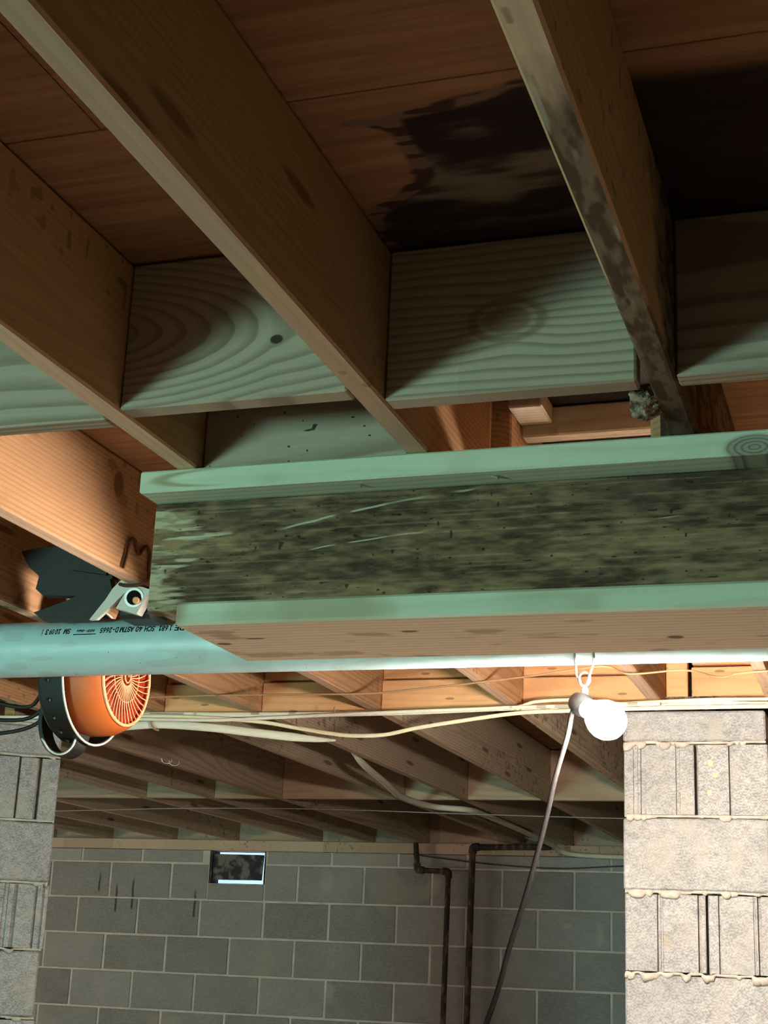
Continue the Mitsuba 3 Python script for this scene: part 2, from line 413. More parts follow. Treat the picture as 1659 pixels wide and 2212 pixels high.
def flap_dirty(p, n, uv):
    f = fbm(p.x * 22, p.z * 22, 2.0, octaves=4)
    return mix([0.045, 0.05, 0.055], [0.17, 0.175, 0.16], smoothstep(0.42, 0.66, f))


def fuzz(p, n, uv):
    return mix([0.085, 0.06, 0.042], [0.36, 0.30, 0.225], smoothstep(0.3, 0.7, fbm(p.x * 90, p.y * 90, p.z * 90)))


def dark_iron(p, n, uv):
    return mix([0.05, 0.043, 0.04], [0.15, 0.105, 0.08], smoothstep(0.5, 0.7, fbm(p.x * 40, p.y * 40, p.z * 14)))


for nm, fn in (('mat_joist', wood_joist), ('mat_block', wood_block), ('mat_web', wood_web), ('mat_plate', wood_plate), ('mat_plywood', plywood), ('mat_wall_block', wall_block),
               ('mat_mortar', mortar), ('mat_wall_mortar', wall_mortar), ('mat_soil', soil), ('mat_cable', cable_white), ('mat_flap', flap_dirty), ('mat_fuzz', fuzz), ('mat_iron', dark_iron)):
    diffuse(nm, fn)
bumpy('mat_cmu', cmu, cmu_bump)
scene['mat_pvc'] = {'type': 'twosided', 'bsdf': {'type': 'roughplastic', 'diffuse_reflectance': mikit.proc(pvc), 'alpha': 0.16}}
plastic('mat_orange', (0.48, 0.115, 0.025), 0.3)
plastic('mat_deep_orange', (0.26, 0.018, 0.003), 0.35)
plastic('mat_pale_orange', (0.95, 0.50, 0.25), 0.3)
plastic('mat_black', (0.012, 0.0125, 0.0135), 0.45)
plastic('mat_rubber', (0.035, 0.033, 0.032), 0.5)
diffuse('mat_ink', (0.012, 0.012, 0.014))
diffuse('mat_copper_wire', (0.36, 0.22, 0.12))
diffuse('mat_grey_wire', (0.34, 0.33, 0.32))
diffuse('mat_cream', (0.74, 0.66, 0.47))
diffuse('mat_cord', (0.010, 0.009, 0.009))
plastic('mat_offwhite', (0.72, 0.69, 0.63), 0.3)
metal('mat_steel', (0.62, 0.60, 0.58), 0.28)
diffuse('mat_rusty', (0.085, 0.04, 0.028))
diffuse('mat_nail', (0.10, 0.085, 0.075))
diffuse('mat_hole', (0.01, 0.01, 0.01))

# ------------------------------------------------------------------ the setting
FLOOR, JB, ST = -0.89, 0.76, 0.995          # floor, underside of joists, underside of the subfloor
X0, X1, Y0, YW = -7.2, 2.6, -2.6, 9.3
tag(obj('floor', plain(X0 - .2, X1 + .2, Y0 - .2, YW + .3, FLOOR - .1, FLOOR), 'mat_soil'), 'bare tan soil floor of the crawl space', kind='structure')
tag('ceiling', 'plywood subfloor over the joists, seen from below', kind='structure')
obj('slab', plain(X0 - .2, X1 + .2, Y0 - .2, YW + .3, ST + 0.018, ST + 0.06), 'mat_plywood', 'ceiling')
for iy in range(-3, 8):
    y0 = 0.245 + 1.22 * iy
    y1, y0 = min(y0 + 1.2185, YW + .3), max(y0, Y0 - .1)
    if y1 - y0 < .1: continue
    sh = 1.22 * (iy % 2)
    for ix in range(-4, 3):
        xa = max(X0 - .1, ix * 2.44 + sh - 0.9); xb = min(X1 + .1, ix * 2.44 + sh + 1.5385)
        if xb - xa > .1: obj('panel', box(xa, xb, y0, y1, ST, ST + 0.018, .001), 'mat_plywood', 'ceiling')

# back wall: recessed mortar body with a hole for the vent, one block at a time in front of it
VX0, VX1, VZ0, VZ1 = -4.299, -3.897, 0.478, 0.690
tag('wall_back', 'grey concrete block foundation wall at the far end', kind='structure')
yb = YW + 0.003
obj('mortar_bed', join(plain(X0, VX0, yb, YW + .2, FLOOR, .69), plain(VX1, X1, yb, YW + .2, FLOOR, .69), plain(VX0, VX1, yb, YW + .2, FLOOR, VZ0)), 'mat_wall_mortar', 'wall_back')
zt = [0.69, 0.605] + [0.605 - 0.2335 * k for k in range(1, 7)] + [FLOOR]
for r in range(len(zt) - 1):
    z1, z0 = zt[r] - 0.006, zt[r + 1] + 0.006
    if r == 0: z1 = zt[0]
    if z1 - z0 < .04: continue
    off = 0.0 if r % 2 == 0 else 0.226
    for k in range(-8, 13):
        xa, xb = -3.44 - off + 0.4525 * k + 0.0065, -3.44 - off + 0.4525 * (k + 1) - 0.0065
        xa, xb = max(xa, X0 + .02), min(xb, X1 - .02)
        if xb - xa < .1: continue
        d = rng.uniform(-0.003, 0.001)
        cuts = [(xa, xb, z0, z1)]
        if r == 0 or r == 1:
            cuts = []
            if xb <= VX0 or xa >= VX1: cuts = [(xa, xb, z0, z1)]
            else:
                if xa < VX0 - .05: cuts.append((xa, VX0 - .004, z0, z1))
                if xb > VX1 + .05: cuts.append((VX1 + .004, xb, z0, z1))
        for c in cuts: obj('block', box(c[0], c[1], YW + d, YW + .1, c[2], c[3], .004), 'mat_wall_block', 'wall_back')
obj('block', box(VX0 + .0, VX1 - .004, YW - .002, YW + .1, 0.376, VZ0 - .004, .004), 'mat_wall_block', 'wall_back')
LY0, LY1, LZ0, LZ1 = 5.6, 7.6, -0.45, 0.30
tag(obj('wall_left', join(plain(X0 - .2, X0, Y0 - .2, LY0, FLOOR, ST), plain(X0 - .2, X0, LY1, YW + .2, FLOOR, ST), plain(X0 - .2, X0, LY0, LY1, FLOOR, LZ0), plain(X0 - .2, X0, LY0, LY1, LZ1, ST)), 'mat_wall_block'), 'grey block side wall', kind='structure')
tag(obj('wall_right', plain(X1, X1 + .2, Y0 - .2, YW + .2, FLOOR, ST), 'mat_wall_block'), 'grey block side wall', kind='structure')
HX0, HX1, HZ0, HZ1 = -3.75, -2.65, -0.86, -0.12
tag(obj('wall_front', join(plain(X0, HX0, Y0 - .2, Y0, FLOOR, ST), plain(HX1, X1, Y0 - .2, Y0, FLOOR, ST), plain(HX0, HX1, Y0 - .2, Y0, FLOOR, HZ0), plain(HX0, HX1, Y0 - .2, Y0, HZ1, ST)), 'mat_wall_block'),
    'grey block wall with the added light hatch', kind='structure')
tag('added_hatch_1', 'added glowing hatch behind the camera, standing in for daylight', kind='structure')  # unseen hatch, added as a light source for the girder side
obj('frame', join(box(HX0, HX0 + .05, Y0 - .16, Y0 + .01, HZ0, HZ1), box(HX1 - .05, HX1, Y0 - .16, Y0 + .01, HZ0, HZ1), box(HX0 + .05, HX1 - .05, Y0 - .16, Y0 + .01, HZ0, HZ0 + .05), box(HX0 + .05, HX1 - .05, Y0 - .16, Y0 + .01, HZ1 - .05, HZ1)), 'mat_block', 'added_hatch_1')
added_pane = trimesh.Trimesh([[HX0 + .05, Y0 - .1, HZ0 + .05], [HX0 + .05, Y0 - .1, HZ1 - .05], [HX1 - .05, Y0 - .1, HZ1 - .05], [HX1 - .05, Y0 - .1, HZ0 + .05]], [[0, 1, 2], [0, 2, 3]], process=False)
k = obj('added_pane', added_pane, 'mat_offwhite', 'added_hatch_1')
scene[k]['emitter'] = {'type': 'area', 'radiance': {'type': 'rgb', 'value': ADDED_HATCH_L}}

tag('added_window_2', 'added glowing window in the left side wall, lighting the far wall', kind='structure')  # unseen window, added as fill light for the far wall
obj('frame', join(box(X0 - .16, X0 + .01, LY0, LY0 + .05, LZ0, LZ1), box(X0 - .16, X0 + .01, LY1 - .05, LY1, LZ0, LZ1), box(X0 - .16, X0 + .01, LY0 + .05, LY1 - .05, LZ0, LZ0 + .05), box(X0 - .16, X0 + .01, LY0 + .05, LY1 - .05, LZ1 - .05, LZ1)), 'mat_block', 'added_window_2')
added_pane = trimesh.Trimesh([[X0 - .1, LY0 + .05, LZ0 + .05], [X0 - .1, LY1 - .05, LZ0 + .05], [X0 - .1, LY1 - .05, LZ1 - .05], [X0 - .1, LY0 + .05, LZ1 - .05]], [[0, 1, 2], [0, 2, 3]], process=False)
k = obj('added_pane', added_pane, 'mat_offwhite', 'added_window_2')
scene[k]['emitter'] = {'type': 'area', 'radiance': {'type': 'rgb', 'value': ADDED_SIDE_L}}

# sill plate on the far wall, rim joist behind the joist ends
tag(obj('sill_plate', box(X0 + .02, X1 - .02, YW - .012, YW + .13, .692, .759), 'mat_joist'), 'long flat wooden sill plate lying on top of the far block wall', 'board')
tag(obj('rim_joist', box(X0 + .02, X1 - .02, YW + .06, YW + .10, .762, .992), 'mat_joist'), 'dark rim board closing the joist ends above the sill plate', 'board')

# ------------------------------------------------------------------ girder
g = thing('wooden_girder', 'built-up wooden girder with a mould-blackened web between pale flat plates', 'girder')
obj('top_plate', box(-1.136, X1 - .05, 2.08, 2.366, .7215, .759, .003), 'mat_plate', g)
labels[obj('web_board', box(-1.133, X1 - .05, 2.137, 2.176, .537, .7205, .003), 'mat_web', g)] = {'label': 'mould-blackened front web board'}
obj('web_board', box(-1.126, X1 - .05, 2.180, 2.2175, .539, .7205, .003), 'mat_block', g)
obj('web_board', box(-1.100, X1 - .05, 2.222, 2.26, .538, .7205, .003), 'mat_block', g)
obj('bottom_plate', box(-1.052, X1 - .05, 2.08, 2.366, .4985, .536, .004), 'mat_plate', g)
for x, y in ((-0.77, 2.081), (-0.55, 2.1)):
    obj('nail', tube([[x, 2.104, .7225], [x + .012, 2.100, .716]], .0022, 6), 'mat_steel', g)

# ------------------------------------------------------------------ joists
WD = 0.038


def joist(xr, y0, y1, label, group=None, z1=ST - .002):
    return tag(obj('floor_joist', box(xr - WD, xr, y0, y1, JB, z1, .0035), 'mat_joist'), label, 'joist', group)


joist(-1.036, Y0 + .02, 4.40, 'brown floor joist passing over the left end of the girder')
joist(-0.645, Y0 + .02, 2.45, 'long brown floor joist running from the top left corner to the girder')
joist(-0.239, Y0 + .02, 2.70, 'mould-darkened floor joist at the upper right, pale peeling patches underneath')
joist(-1.485, Y0 + .02, 4.40, 'orange-lit floor joist with an oval knot and a wire hook')
joist(-1.887, Y0 + .02, 4.40, 'orange-lit floor joist behind the black fan stand at the left edge')
joist(-0.607, 2.455, 4.40, 'floor joist lit white by the bare bulb, running to the right masonry pier')
joist(-0.277, 2.15, 4.40, 'floor joist hidden mostly behind the girder above the right masonry pier')
joist(-2.23, Y0 + .02, 4.40, 'floor joist above the left masonry pier, showing just behind the fan')
joist(-2.62, Y0 + .02, 4.40, 'floor joist above the left masonry pier, at the left picture edge')
for x in (-3.02, -3.43, -3.84, -4.25, -4.66): joist(x, Y0 + .02, 4.40, 'floor joist left of the picture edge', 'joists outside the picture')
for x in (0.168, 0.575, 0.98, 1.39, 1.8, 2.2): joist(x, Y0 + .02, 4.40, 'floor joist right of the picture edge', 'joists outside the picture')
ordw = ['first', 'second', 'third', 'fourth', 'fifth', 'sixth', 'seventh', 'eighth', 'ninth', 'tenth', 'eleventh']
FAR = [-0.615, -1.035, -1.480, -1.870, -2.180, -2.800, -3.165, -3.530, -4.120, -4.575, -5.060]
for i, x in enumerate(FAR):
    joist(x, 4.402, YW + .058, 'aged joist of the far span, %s leftwards from the right masonry pier' % ordw[i])
for x in (-5.5, -5.95, -6.4, -6.8, -0.2, 0.2, 0.6, 1.0, 1.4, 1.8, 2.2): joist(x, 4.402, YW + .058, 'floor joist of the far span outside the picture', 'far joists outside the picture')

# ------------------------------------------------------------------ blocking between the joists


def blocking(x0, x1, y, label, z0=JB, z1=ST - .004, group=None, t=.038):
    return tag(obj('blocking_board', box(x0 + .001, x1 - .001, y, y + t, z0, z1, .003), 'mat_block'), label, 'blocking', group)


blocking(-1.485, -1.074, 1.845, 'weathered blocking board at the left picture edge above the orange-lit joist')
blocking(-1.036, -0.683, 1.815, 'blocking board with arched grain and one small black knot')
blocking(-0.645, -0.290, 1.862, 'blocking board with one large oval knot, under the black mould stain')
blocking(-0.239, 0.130, 1.860, 'blocking board at the right picture edge, right of the mouldy joist')
blocking(-1.036, -0.683, 2.100, 'green-lit blocking board standing on the top plate of the girder', z0=.7605)
blocking(-0.605, -0.316, 2.52, 'dark red blocking board under the subfloor just behind the girder', z0=.935)
tag(obj('scrap_block', box(-0.606, -0.545, 2.42, 2.515, .955, .992, .003), 'mat_block'), 'bright short scrap block nailed under the subfloor above the girder', 'block')
# pale frayed clump where the knotted block stops short of the mouldy joist
cl = trimesh.creation.icosphere(4, .021)
cl.vertices *= [.95, 2.3, .8]
cl.vertices += (cl.vertices / np.linalg.norm(cl.vertices, axis=1, keepdims=True)) * ((meshkit.fbm(cl.vertices * 95 + 9, 4, 3) - .5) * .035)[:, None]
cl.apply_translation([-0.293, 1.965, .768])
tag(obj('fibre_clump', cl, 'mat_fuzz'), 'grey frayed fibre clump beside the mouldy joist, above the girder', 'clump')
# over the piers: two boards on top of each other in every bay
mid = [-2.62, -2.23, -1.887, -1.485, -1.036, -0.607]
names = ['left of the left masonry pier top', 'above the fan', 'right of the orange fan', 'left of centre behind the wires', 'behind the lamp hook']
for i in range(5):
    xa, xb = mid[i], mid[i + 1] - WD
    blocking(xa, xb, 4.385, 'lower orange blocking board over the piers, ' + names[i], z1=.854)
    blocking(xa, xb, 4.392, 'upper orange blocking board over the piers, ' + names[i], z0=.861)
blocking(-0.606, -0.5415, 4.385, 'short orange blocking piece left of a gap, above the right masonry pier')
blocking(-0.5325, -0.316, 4.385, 'long orange blocking board with dark nail heads above the right masonry pier', z1=.875)
blocking(-0.5325, -0.316, 4.395, 'upper orange blocking strip above the right masonry pier', z0=.884)
for a, b in ((-0.277, 0.13), (0.168, 0.537)): blocking(a, b, 4.385, 'blocking board right of the picture edge', group='blocking outside the picture')
for i in range(len(FAR) - 1):
    xa, xb = FAR[i + 1], FAR[i] - WD
    blocking(xa, xb, 6.83 + .012 * (i % 2), 'mid-span blocking board between far joists, %s bay leftwards from the right pier' % ordw[i])
# wooden shims between the right pier and the joists
tag(obj('wood_shim', box(-0.611, -0.455, 4.370, 4.384, .766, .786, .003), 'mat_fuzz'), 'grey wooden strip nailed along the blocking above the right masonry pier', 'strip')
tag(obj('wood_shim', box(-2.86, -2.60, 4.42, 4.62, .702, .758, .002), 'mat_block'), 'wooden shim on top of the left masonry pier behind the fan', 'shim')
for y in (5.433, 5.50):
    tag(obj('cable_staple', tube(spline([[-2.752, y, .760], [-2.748, y + .004, .746], [-2.735, y + .012, .742], [-2.722, y + .02, .748], [-2.72, y + .022, .760]], 5), .003, 6), 'mat_steel'),
        'small bright cable staple under an aged far joist', 'staple', 'pair of staples under the far joist')

# ------------------------------------------------------------------ masonry piers
def seam(x0, x1, y, z, h, seed, drop=.5, k=.9):
    """A bead of squeezed-out mortar along x: lumpy, sagging here and there."""
    n = int((x1 - x0) / .0045)
    xs = np.linspace(x0, x1, n)
    q = np.stack([xs * 28, xs * 0 + seed, xs * 0], -1)
    f = meshkit.fbm(q, 4, seed)
    lump = np.clip((meshkit.fbm(q * 1.3 + 31, 4, seed + 5) - .53) * 5.0, 0, 1)
    r = h * (.34 + .42 * f + lump * 1.05) * .60
    p = np.stack([xs, y + .007 - .010 * lump * k + .004 * (f - .5), z - lump * h * drop + .25 * h * (meshkit.noise(q * .5, seed + 9) - .5)], -1)
    return tube(p, r, 9, flat=.75)


def end_face(w, d, grooves, h, c=.003):
    """A hollow block seen from its end: plan outline with grooves cut into the front (y = 0), extruded upwards. grooves: (x0, x1, depth)."""
    pts = [(0, d), (0, c), (c, 0)]
    for a, b, dep in grooves: pts += [(a, 0), (a + .0015, dep), (b - .0015, dep), (b, 0)]
    pts += [(w - c, 0), (w, c), (w, d)]
    m = prism(pts, h)
    return m


def pier(label, x0, x1, y, rot, courses, seed):
    """courses: (z0, z1, list of blocks (x0, x1, grooves)) from the top down."""
    k = thing('masonry_pier', label, 'pier')
    R = trimesh.transformations.rotation_matrix(rot, [0, 0, 1], [x1 if rot else x0, y, 0])
    core = plain(x0 + .05, x1 - .05, y + .06, y + .39, FLOOR, courses[0][1] - .004)
    core.apply_transform(R); obj('mortar_core', core, 'mat_mortar', k)
    rr = np.random.default_rng(seed)
    for ci, (z0, z1, blocks) in enumerate(courses):
        for a, b, gr in blocks:
            dy, ex = rr.uniform(-.002, .003), rr.uniform(-.003, .003)
            if gr is None: m = box(a + ex, b + ex, y + dy, y + .395, z0 + .006, z1 - .004, .005)
            else:
                m = end_face(b - a, .395, gr, z1 - z0 - .011)
                m.apply_translation([a + ex, y + dy, z0 + .006])
            m.apply_transform(R)
            obj('block', m, 'mat_cmu', k)
        if ci < len(courses) - 1:
            m = seam(x0 + .002, x1 - .002, y - .004, z0 + .002, .011 + .004 * rr.random(), seed * 10 + ci, drop=.9 if ci in (0, 3) else .5)
            m.apply_transform(R); obj('mortar_joint', m, 'mat_mortar', k, smooth=True)
    return k


zr = [.735, .640, .434, .2275, .012, -.20, -.41, -.62, FLOOR]
gA = [(.040, .055, .006), (.060, .063, .003), (.142, .156, .007)]
gB = [(.003, .006, .004), (.088, .098, .016)]
gC = [(.090, .095, .012), (.197, .2, .0)]
x0, x1 = -0.717, -0.318
cs = [(zr[1], zr[0], [(x0 + .0, x1 - .0, None)])]
cs.append((zr[2], zr[1], [(x0 + .003, -.5165, [(.026, .040, .004), (.047, .062, .008), (.146, .158, .007)]), (-.5095, x1 + .002, [(.086, .097, .018)])]))
cs.append((zr[3], zr[2], [(x0, x1, None)]))
cs.append((zr[4], zr[3], [(x0 + .002, -.4945, [(.088, .094, .014), (.098, .105, .003), (.199, .207, .018)]), (-.4895, x1 + .003, [(.027, .034, .014), (.12, .126, .004), (.131, .141, .014)])]))
for i in range(4, 8):
    if i % 2 == 0: cs.append((zr[i + 1], zr[i], [(x0, x1, None)]))
    else: cs.append((zr[i + 1], zr[i], [(x0 + .002, -.519, [(.09, .1, .014)]), (-.513, x1, [(.09, .1, .014)])]))
pier('grey concrete block pier beside the glowing bulb, with crumbly mortar joints', x0, x1, 4.30, 0.0, cs, 3)
zl = [.705, .602, .398, .207, .004, -.198, -.40, -.61, FLOOR]
x0, x1 = -2.945, -2.540
cs = [(zl[1], zl[0], [(x0 + .004, x1 - .006, None)])]
cs.append((zl[2], zl[1], [(x0, -2.756, [(.09, .1, .014)]), (-2.749, x1, [(.072, .085, .016), (.130, .137, .012)])]))
cs[1] = (zl[2], zl[1], [(x0, -2.7655, [(.09, .1, .014)]), (-2.7565, x1, [(.012, .026, .016), (.086, .094, .012), (.146, .160, .018)])])
cs.append((zl[3], zl[2], [(x0 - .003, x1 - .002, None)]))
cs.append((zl[4], zl[3], [(x0, -2.74, [(.09, .1, .014)]), (-2.735, x1 + .002, [(.03, .04, .010), (.06, .075, .006), (.09, .102, .010), (.155, .163, .008), (.178, .185, .006)])]))
cs.append((zl[5], zl[4], [(x0, x1 - .004, None)]))
cs.append((zl[6], zl[5], [(x0, -2.752, [(.09, .1, .014)]), (-2.746, x1, [(.09, .1, .014)])]))
cs.append((zl[7], zl[6], [(x0, x1, None)]))
cs.append((zl[8], zl[7], [(x0, -2.752, [(.09, .1, .014)]), (-2.746, x1, [(.09, .1, .014)])]))
pier('grey concrete block pier at the left edge under the orange fan', x0, x1, 4.30, math.radians(34), cs, 5)

# ------------------------------------------------------------------ PVC drain pipe
PY, PZ, PR = 2.95, .661, .0625
pp = thing('drain_pipe', 'white plastic drain pipe with printed lettering running behind the girder', 'pipe')
obj('tube', lathe([(PR - .006, 0), (PR, 0), (PR, 9.4), (PR - .006, 9.4), (PR - .006, 0)], 72, (1, 0, 0), (-7.0, PY, PZ)), 'mat_pvc', pp, smooth=30)


def pipe_print(text, xa, xb, h=.0125, tilt=0.36, bold=True):
    """Flat ink lettering wrapped on the pipe, upside down: it starts at xb and runs towards -x."""
    m = meshkit.text_mesh(text, h, .0006, bold)
    m = m.subdivide_to_size(.006)
    v = m.vertices.copy()
    w = v[:, 0].max() - v[:, 0].min()
    u = (v[:, 0] - v[:, 0].min()) / w
    x = xb - u * (xb - xa)
    a = tilt - (v[:, 1]) / PR            # upwards on the letter = downwards on the pipe
    rad = PR + .0001 + v[:, 2]
    m.vertices = np.stack([x, PY - rad * np.cos(a), PZ + rad * np.sin(a)], -1)
    if m.volume < 0: m.invert()
    return m


def px2x(px): return 1.107 * (-1.62 + (px - 85) * .001032)


for t, a, b, h in (('PE', 376, 396, .0138), ('1', 365, 369, .0138), ('681', 342, 361, .0138), ('SCH', 312, 333, .0138), ('40', 293, 306, .0138), ('ASTM', 259, 288, .0138), ('D-2665', 216, 255, .0138), ('NSF-dwv', 164, 203, .0066),
                   ('SM', 136, 150, .0138), ('10', 117, 128, .0138), ('09', 104, 114, .0138), ('3', 95, 101, .0138), ('1', 87, 89, .0138)):
    obj('printed_lettering', pipe_print(t, px2x(a), px2x(b), h, .56 if h > .01 else .50), 'mat_ink', pp)
xs = np.linspace(px2x(159), px2x(208), 6)
ang = .30
obj('printed_line', tube(np.stack([xs, xs * 0 + PY - PR * math.cos(ang), xs * 0 + PZ + PR * math.sin(ang)], -1), .0011, 6), 'mat_ink', pp)

# ------------------------------------------------------------------ fan hanging behind the pipe
FX, FY, FZ = -1.722, 3.18, .640
fan = thing('hanging_fan', 'orange and black drum fan with a round spoked grille, hanging behind the drain pipe', 'fan')


FS = 1.094


def fl(profile, n=56): return lathe(np.array(profile) * FS, n, (1, 0, 0), (FX, FY, FZ))


obj('housing', fl([(.0, -.145), (.12, -.145), (.138, -.140), (.146, -.13), (.150, -.075), (.145, -.075), (.141, -.125), (.12, -.140), (.0, -.140)]), 'mat_black', fan, smooth=35)
a = np.arange(64) / 64 * 2 * np.pi
ring = lambda r, s: np.stack([a * 0 + FX + FS * s, FY + FS * r * np.cos(a), FZ + FS * r * np.sin(a)], -1)
obj('rim', tube(ring(.1485, -.073), .003, 8, closed=True, up=(1, 0, 0)), 'mat_offwhite', fan, smooth=True)
obj('drum', fl([(.0, -.13), (.132, -.13), (.130, -.06), (.128, -.035), (.118, -.012), (.111, -.003), (.1045, -.003), (.1045, -.010), (.0, -.012)]), 'mat_orange', fan, smooth=35)
obj('inner_dish', fl([(.0, -.0115), (.103, -.0095), (.103, -.0085), (.05, -.0100), (.02, -.004), (.0, -.003)]), 'mat_deep_orange', fan, smooth=35)
gk = obj('grille', tube(ring(.106, 0), .0042, 8, closed=True, up=(1, 0, 0)), 'mat_pale_orange', fan, smooth=True)
obj('ring', tube(ring(.056, 0.0), .0013, 6, closed=True, up=(1, 0, 0)), 'mat_pale_orange', gk, smooth=True)
t = np.linspace(0, 1, 30)
sp = np.stack([t * 0 + FX + .001, FY + FS * (.006 + .013 * t) * np.cos(9 * t), FZ + FS * (.006 + .013 * t) * np.sin(9 * t)], -1)
obj('spiral', tube(sp, .0022, 6, up=(1, 0, 0)), 'mat_pale_orange', gk, smooth=True)
for i in range(40):
    b0 = i / 40 * 2 * math.pi
    r = np.linspace(.02, .104, 5) * FS
    b = b0 + .28 * (r / .114) ** 1.3
    obj('spoke', tube(np.stack([r * 0 + FX, FY + r * np.cos(b), FZ + r * np.sin(b)], -1), .0016, 5, up=(1, 0, 0)), 'mat_pale_orange', gk, smooth=True)
for i in range(10):                     # cooling fins on the back edge of the housing
    b = math.pi * (.62 + .09 * i)
    c, s = math.cos(b), math.sin(b)
    obj('housing_fin', tube([[FX - .155, FY + .143 * c, FZ + .143 * s], [FX - .115, FY + .165 * c, FZ + .165 * s]], .0038, 6, up=(0, .3, 1)), 'mat_black', fan)


def band(pts, w, th=.0045):
    """A flat strap in the xz plane, w wide along y."""
    p = spline(pts, 8)
    t = np.gradient(p, axis=0); t /= np.linalg.norm(t, axis=1, keepdims=True)
    nrm = np.stack([-t[:, 2], t[:, 0] * 0, t[:, 0]], -1) * th / 2
    e = np.array([0, w / 2, 0])
    V = np.concatenate([p + nrm - e, p + nrm + e, p - nrm + e, p - nrm - e]); n = len(p); F = []
    for i in range(n - 1):
        for q in range(4):
            a_, b_ = q * n, ((q + 1) % 4) * n
            F += [[a_ + i, a_ + i + 1, b_ + i + 1], [a_ + i, b_ + i + 1, b_ + i]]
    F += [[0, n, 2 * n], [0, 2 * n, 3 * n], [n - 1, 3 * n - 1, 2 * n - 1], [n - 1, 4 * n - 1, 3 * n - 1]]
    m = trimesh.Trimesh(V, F, process=False)
    if m.volume < 0: m.invert()
    return m


hd = [[1.1049 * x, FY - .02, 1.1049 * z] for x, z in ((-1.735, .520), (-1.737, .475), (-1.727, .440), (-1.705, .414), (-1.678, .406), (-1.653, .420), (-1.641, .452))]
hk = obj('handle', band(hd, .05, .010), 'mat_black', fan)
hd2 = np.array(hd)[2:]; hd2[:, 1] -= .026
obj('edge', tube(spline(hd2, 8), .0028, 6), 'mat_offwhite', hk, smooth=True)


def slab(poly, y, th):
    """An outline in the xz plane, th thick from y backwards."""
    m = prism(poly, th)
    v = m.vertices.copy()
    m.vertices = np.stack([v[:, 0], y + th - v[:, 2], v[:, 1]], -1)
    if m.volume < 0: m.invert()
    return m


st = obj('stand', slab([(-1.838, .866), (-1.80, .872), (-1.715, .874), (-1.60, .828), (-1.60, .793), (-1.660, .755), (-1.772, .762), (-1.790, .777), (-1.785, .806), (-1.815, .83)], 2.846, .028), 'mat_black', fan)
obj('plate', slab([(-1.60, .79), (-1.588, .75), (-1.632, .716), (-1.640, .700), (-1.755, .700), (-1.782, .720), (-1.70, .745)], 2.836, .022), 'mat_black', st)
obj('plate', slab([(-1.760, .864), (-1.720, .870), (-1.606, .822), (-1.612, .800), (-1.70, .815)], 2.838, .008), 'mat_black', st)
obj('lever', slab([(-1.528, .779), (-1.514, .776), (-1.522, .745), (-1.552, .715), (-1.588, .684), (-1.606, .684), (-1.571, .728), (-1.556, .752)], 2.775, .010), 'mat_offwhite', fan)
obj('motor_box', box(-1.555, -1.470, 2.80, 2.88, .690, .756, .008), 'mat_black', fan)
bp = slab([(-1.513, .7595), (-1.463, .744), (-1.493, .692), (-1.543, .706)], 2.772, .026)
bk = obj('bracket_plate', bp, 'mat_offwhite', fan)
dirb = (.18, -.98, -.05)
obj('ring', lathe([(.016, -.004), (.021, -.004), (.021, .003), (.016, .003), (.016, -.004)], 32, dirb, (-1.500, 2.770, .727)), 'mat_steel', bk, smooth=30)
obj('hole', lathe([(0, -.004), (.016, -.004), (.016, .002), (0, .002)], 28, dirb, (-1.500, 2.770, .726)), 'mat_hole', bk, smooth=30)
obj('bolt', lathe([(0, 0), (.0065, 0), (.0075, .003), (.0075, .010), (.006, .013), (0, .0135)], 24, (.35, -.93, -.05), (-1.494, 2.770, .720)), 'mat_pale_orange', bk, smooth=30)
obj('red_hood', lathe([(0, -.03), (.05, -.03), (.058, -.01), (.055, .02), (0, .02)], 32, (1, 0, 0), (-1.66, 3.09, .735)), 'mat_orange', fan, smooth=35)
for i, (dx, dz) in enumerate(((0, 0), (-.02, .03), (.01, -.025))):
    obj('power_cord', tube(spline([[-1.88, 3.26, .61 + dz], [-1.96 + dx, 3.25, .595 + dz], [-2.03, 3.24, .55 + dz], [-2.2, 3.23, .555 + dz * 2]], 6), .005, 7), 'mat_black', fan, smooth=True)
# the wire hook on the joist
tag(obj('wire_hook', tube(spline([[-1.479, 2.672, .767], [-1.479, 2.683, .800], [-1.479, 2.690, .828], [-1.479, 2.706, .838], [-1.479, 2.722, .826], [-1.479, 2.734, .812], [-1.479, 2.748, .826], [-1.479, 2.766, .838], [-1.479, 2.782, .826],
                                  [-1.479, 2.782, .795], [-1.476, 2.778, .772], [-1.480, 2.76, .755], [-1.51, 2.755, .750], [-1.535, 2.765, .757]], 6), .0037, 8), 'mat_rusty', smooth=True),
    'rusty wire hook bent like a letter M on the knotted joist', 'hook')

# ------------------------------------------------------------------ bare bulb lamp
lp = thing('hanging_lamp', 'bare glowing bulb in a grey socket, hung by a wire hook from the drain pipe', 'lamp')
LY = 2.63
LS = 1.20                       # everything of the lamp below is written for 2.63 m and set back to 3.16 m


def lt(pts): return np.array(pts, float) * LS

ax = np.array([.562, -.603, -.388]); ax /= np.linalg.norm(ax)
sk = lt([-.524, LY, .468])


def ll(profile, *r): return lathe(np.array(profile) * LS, *r)


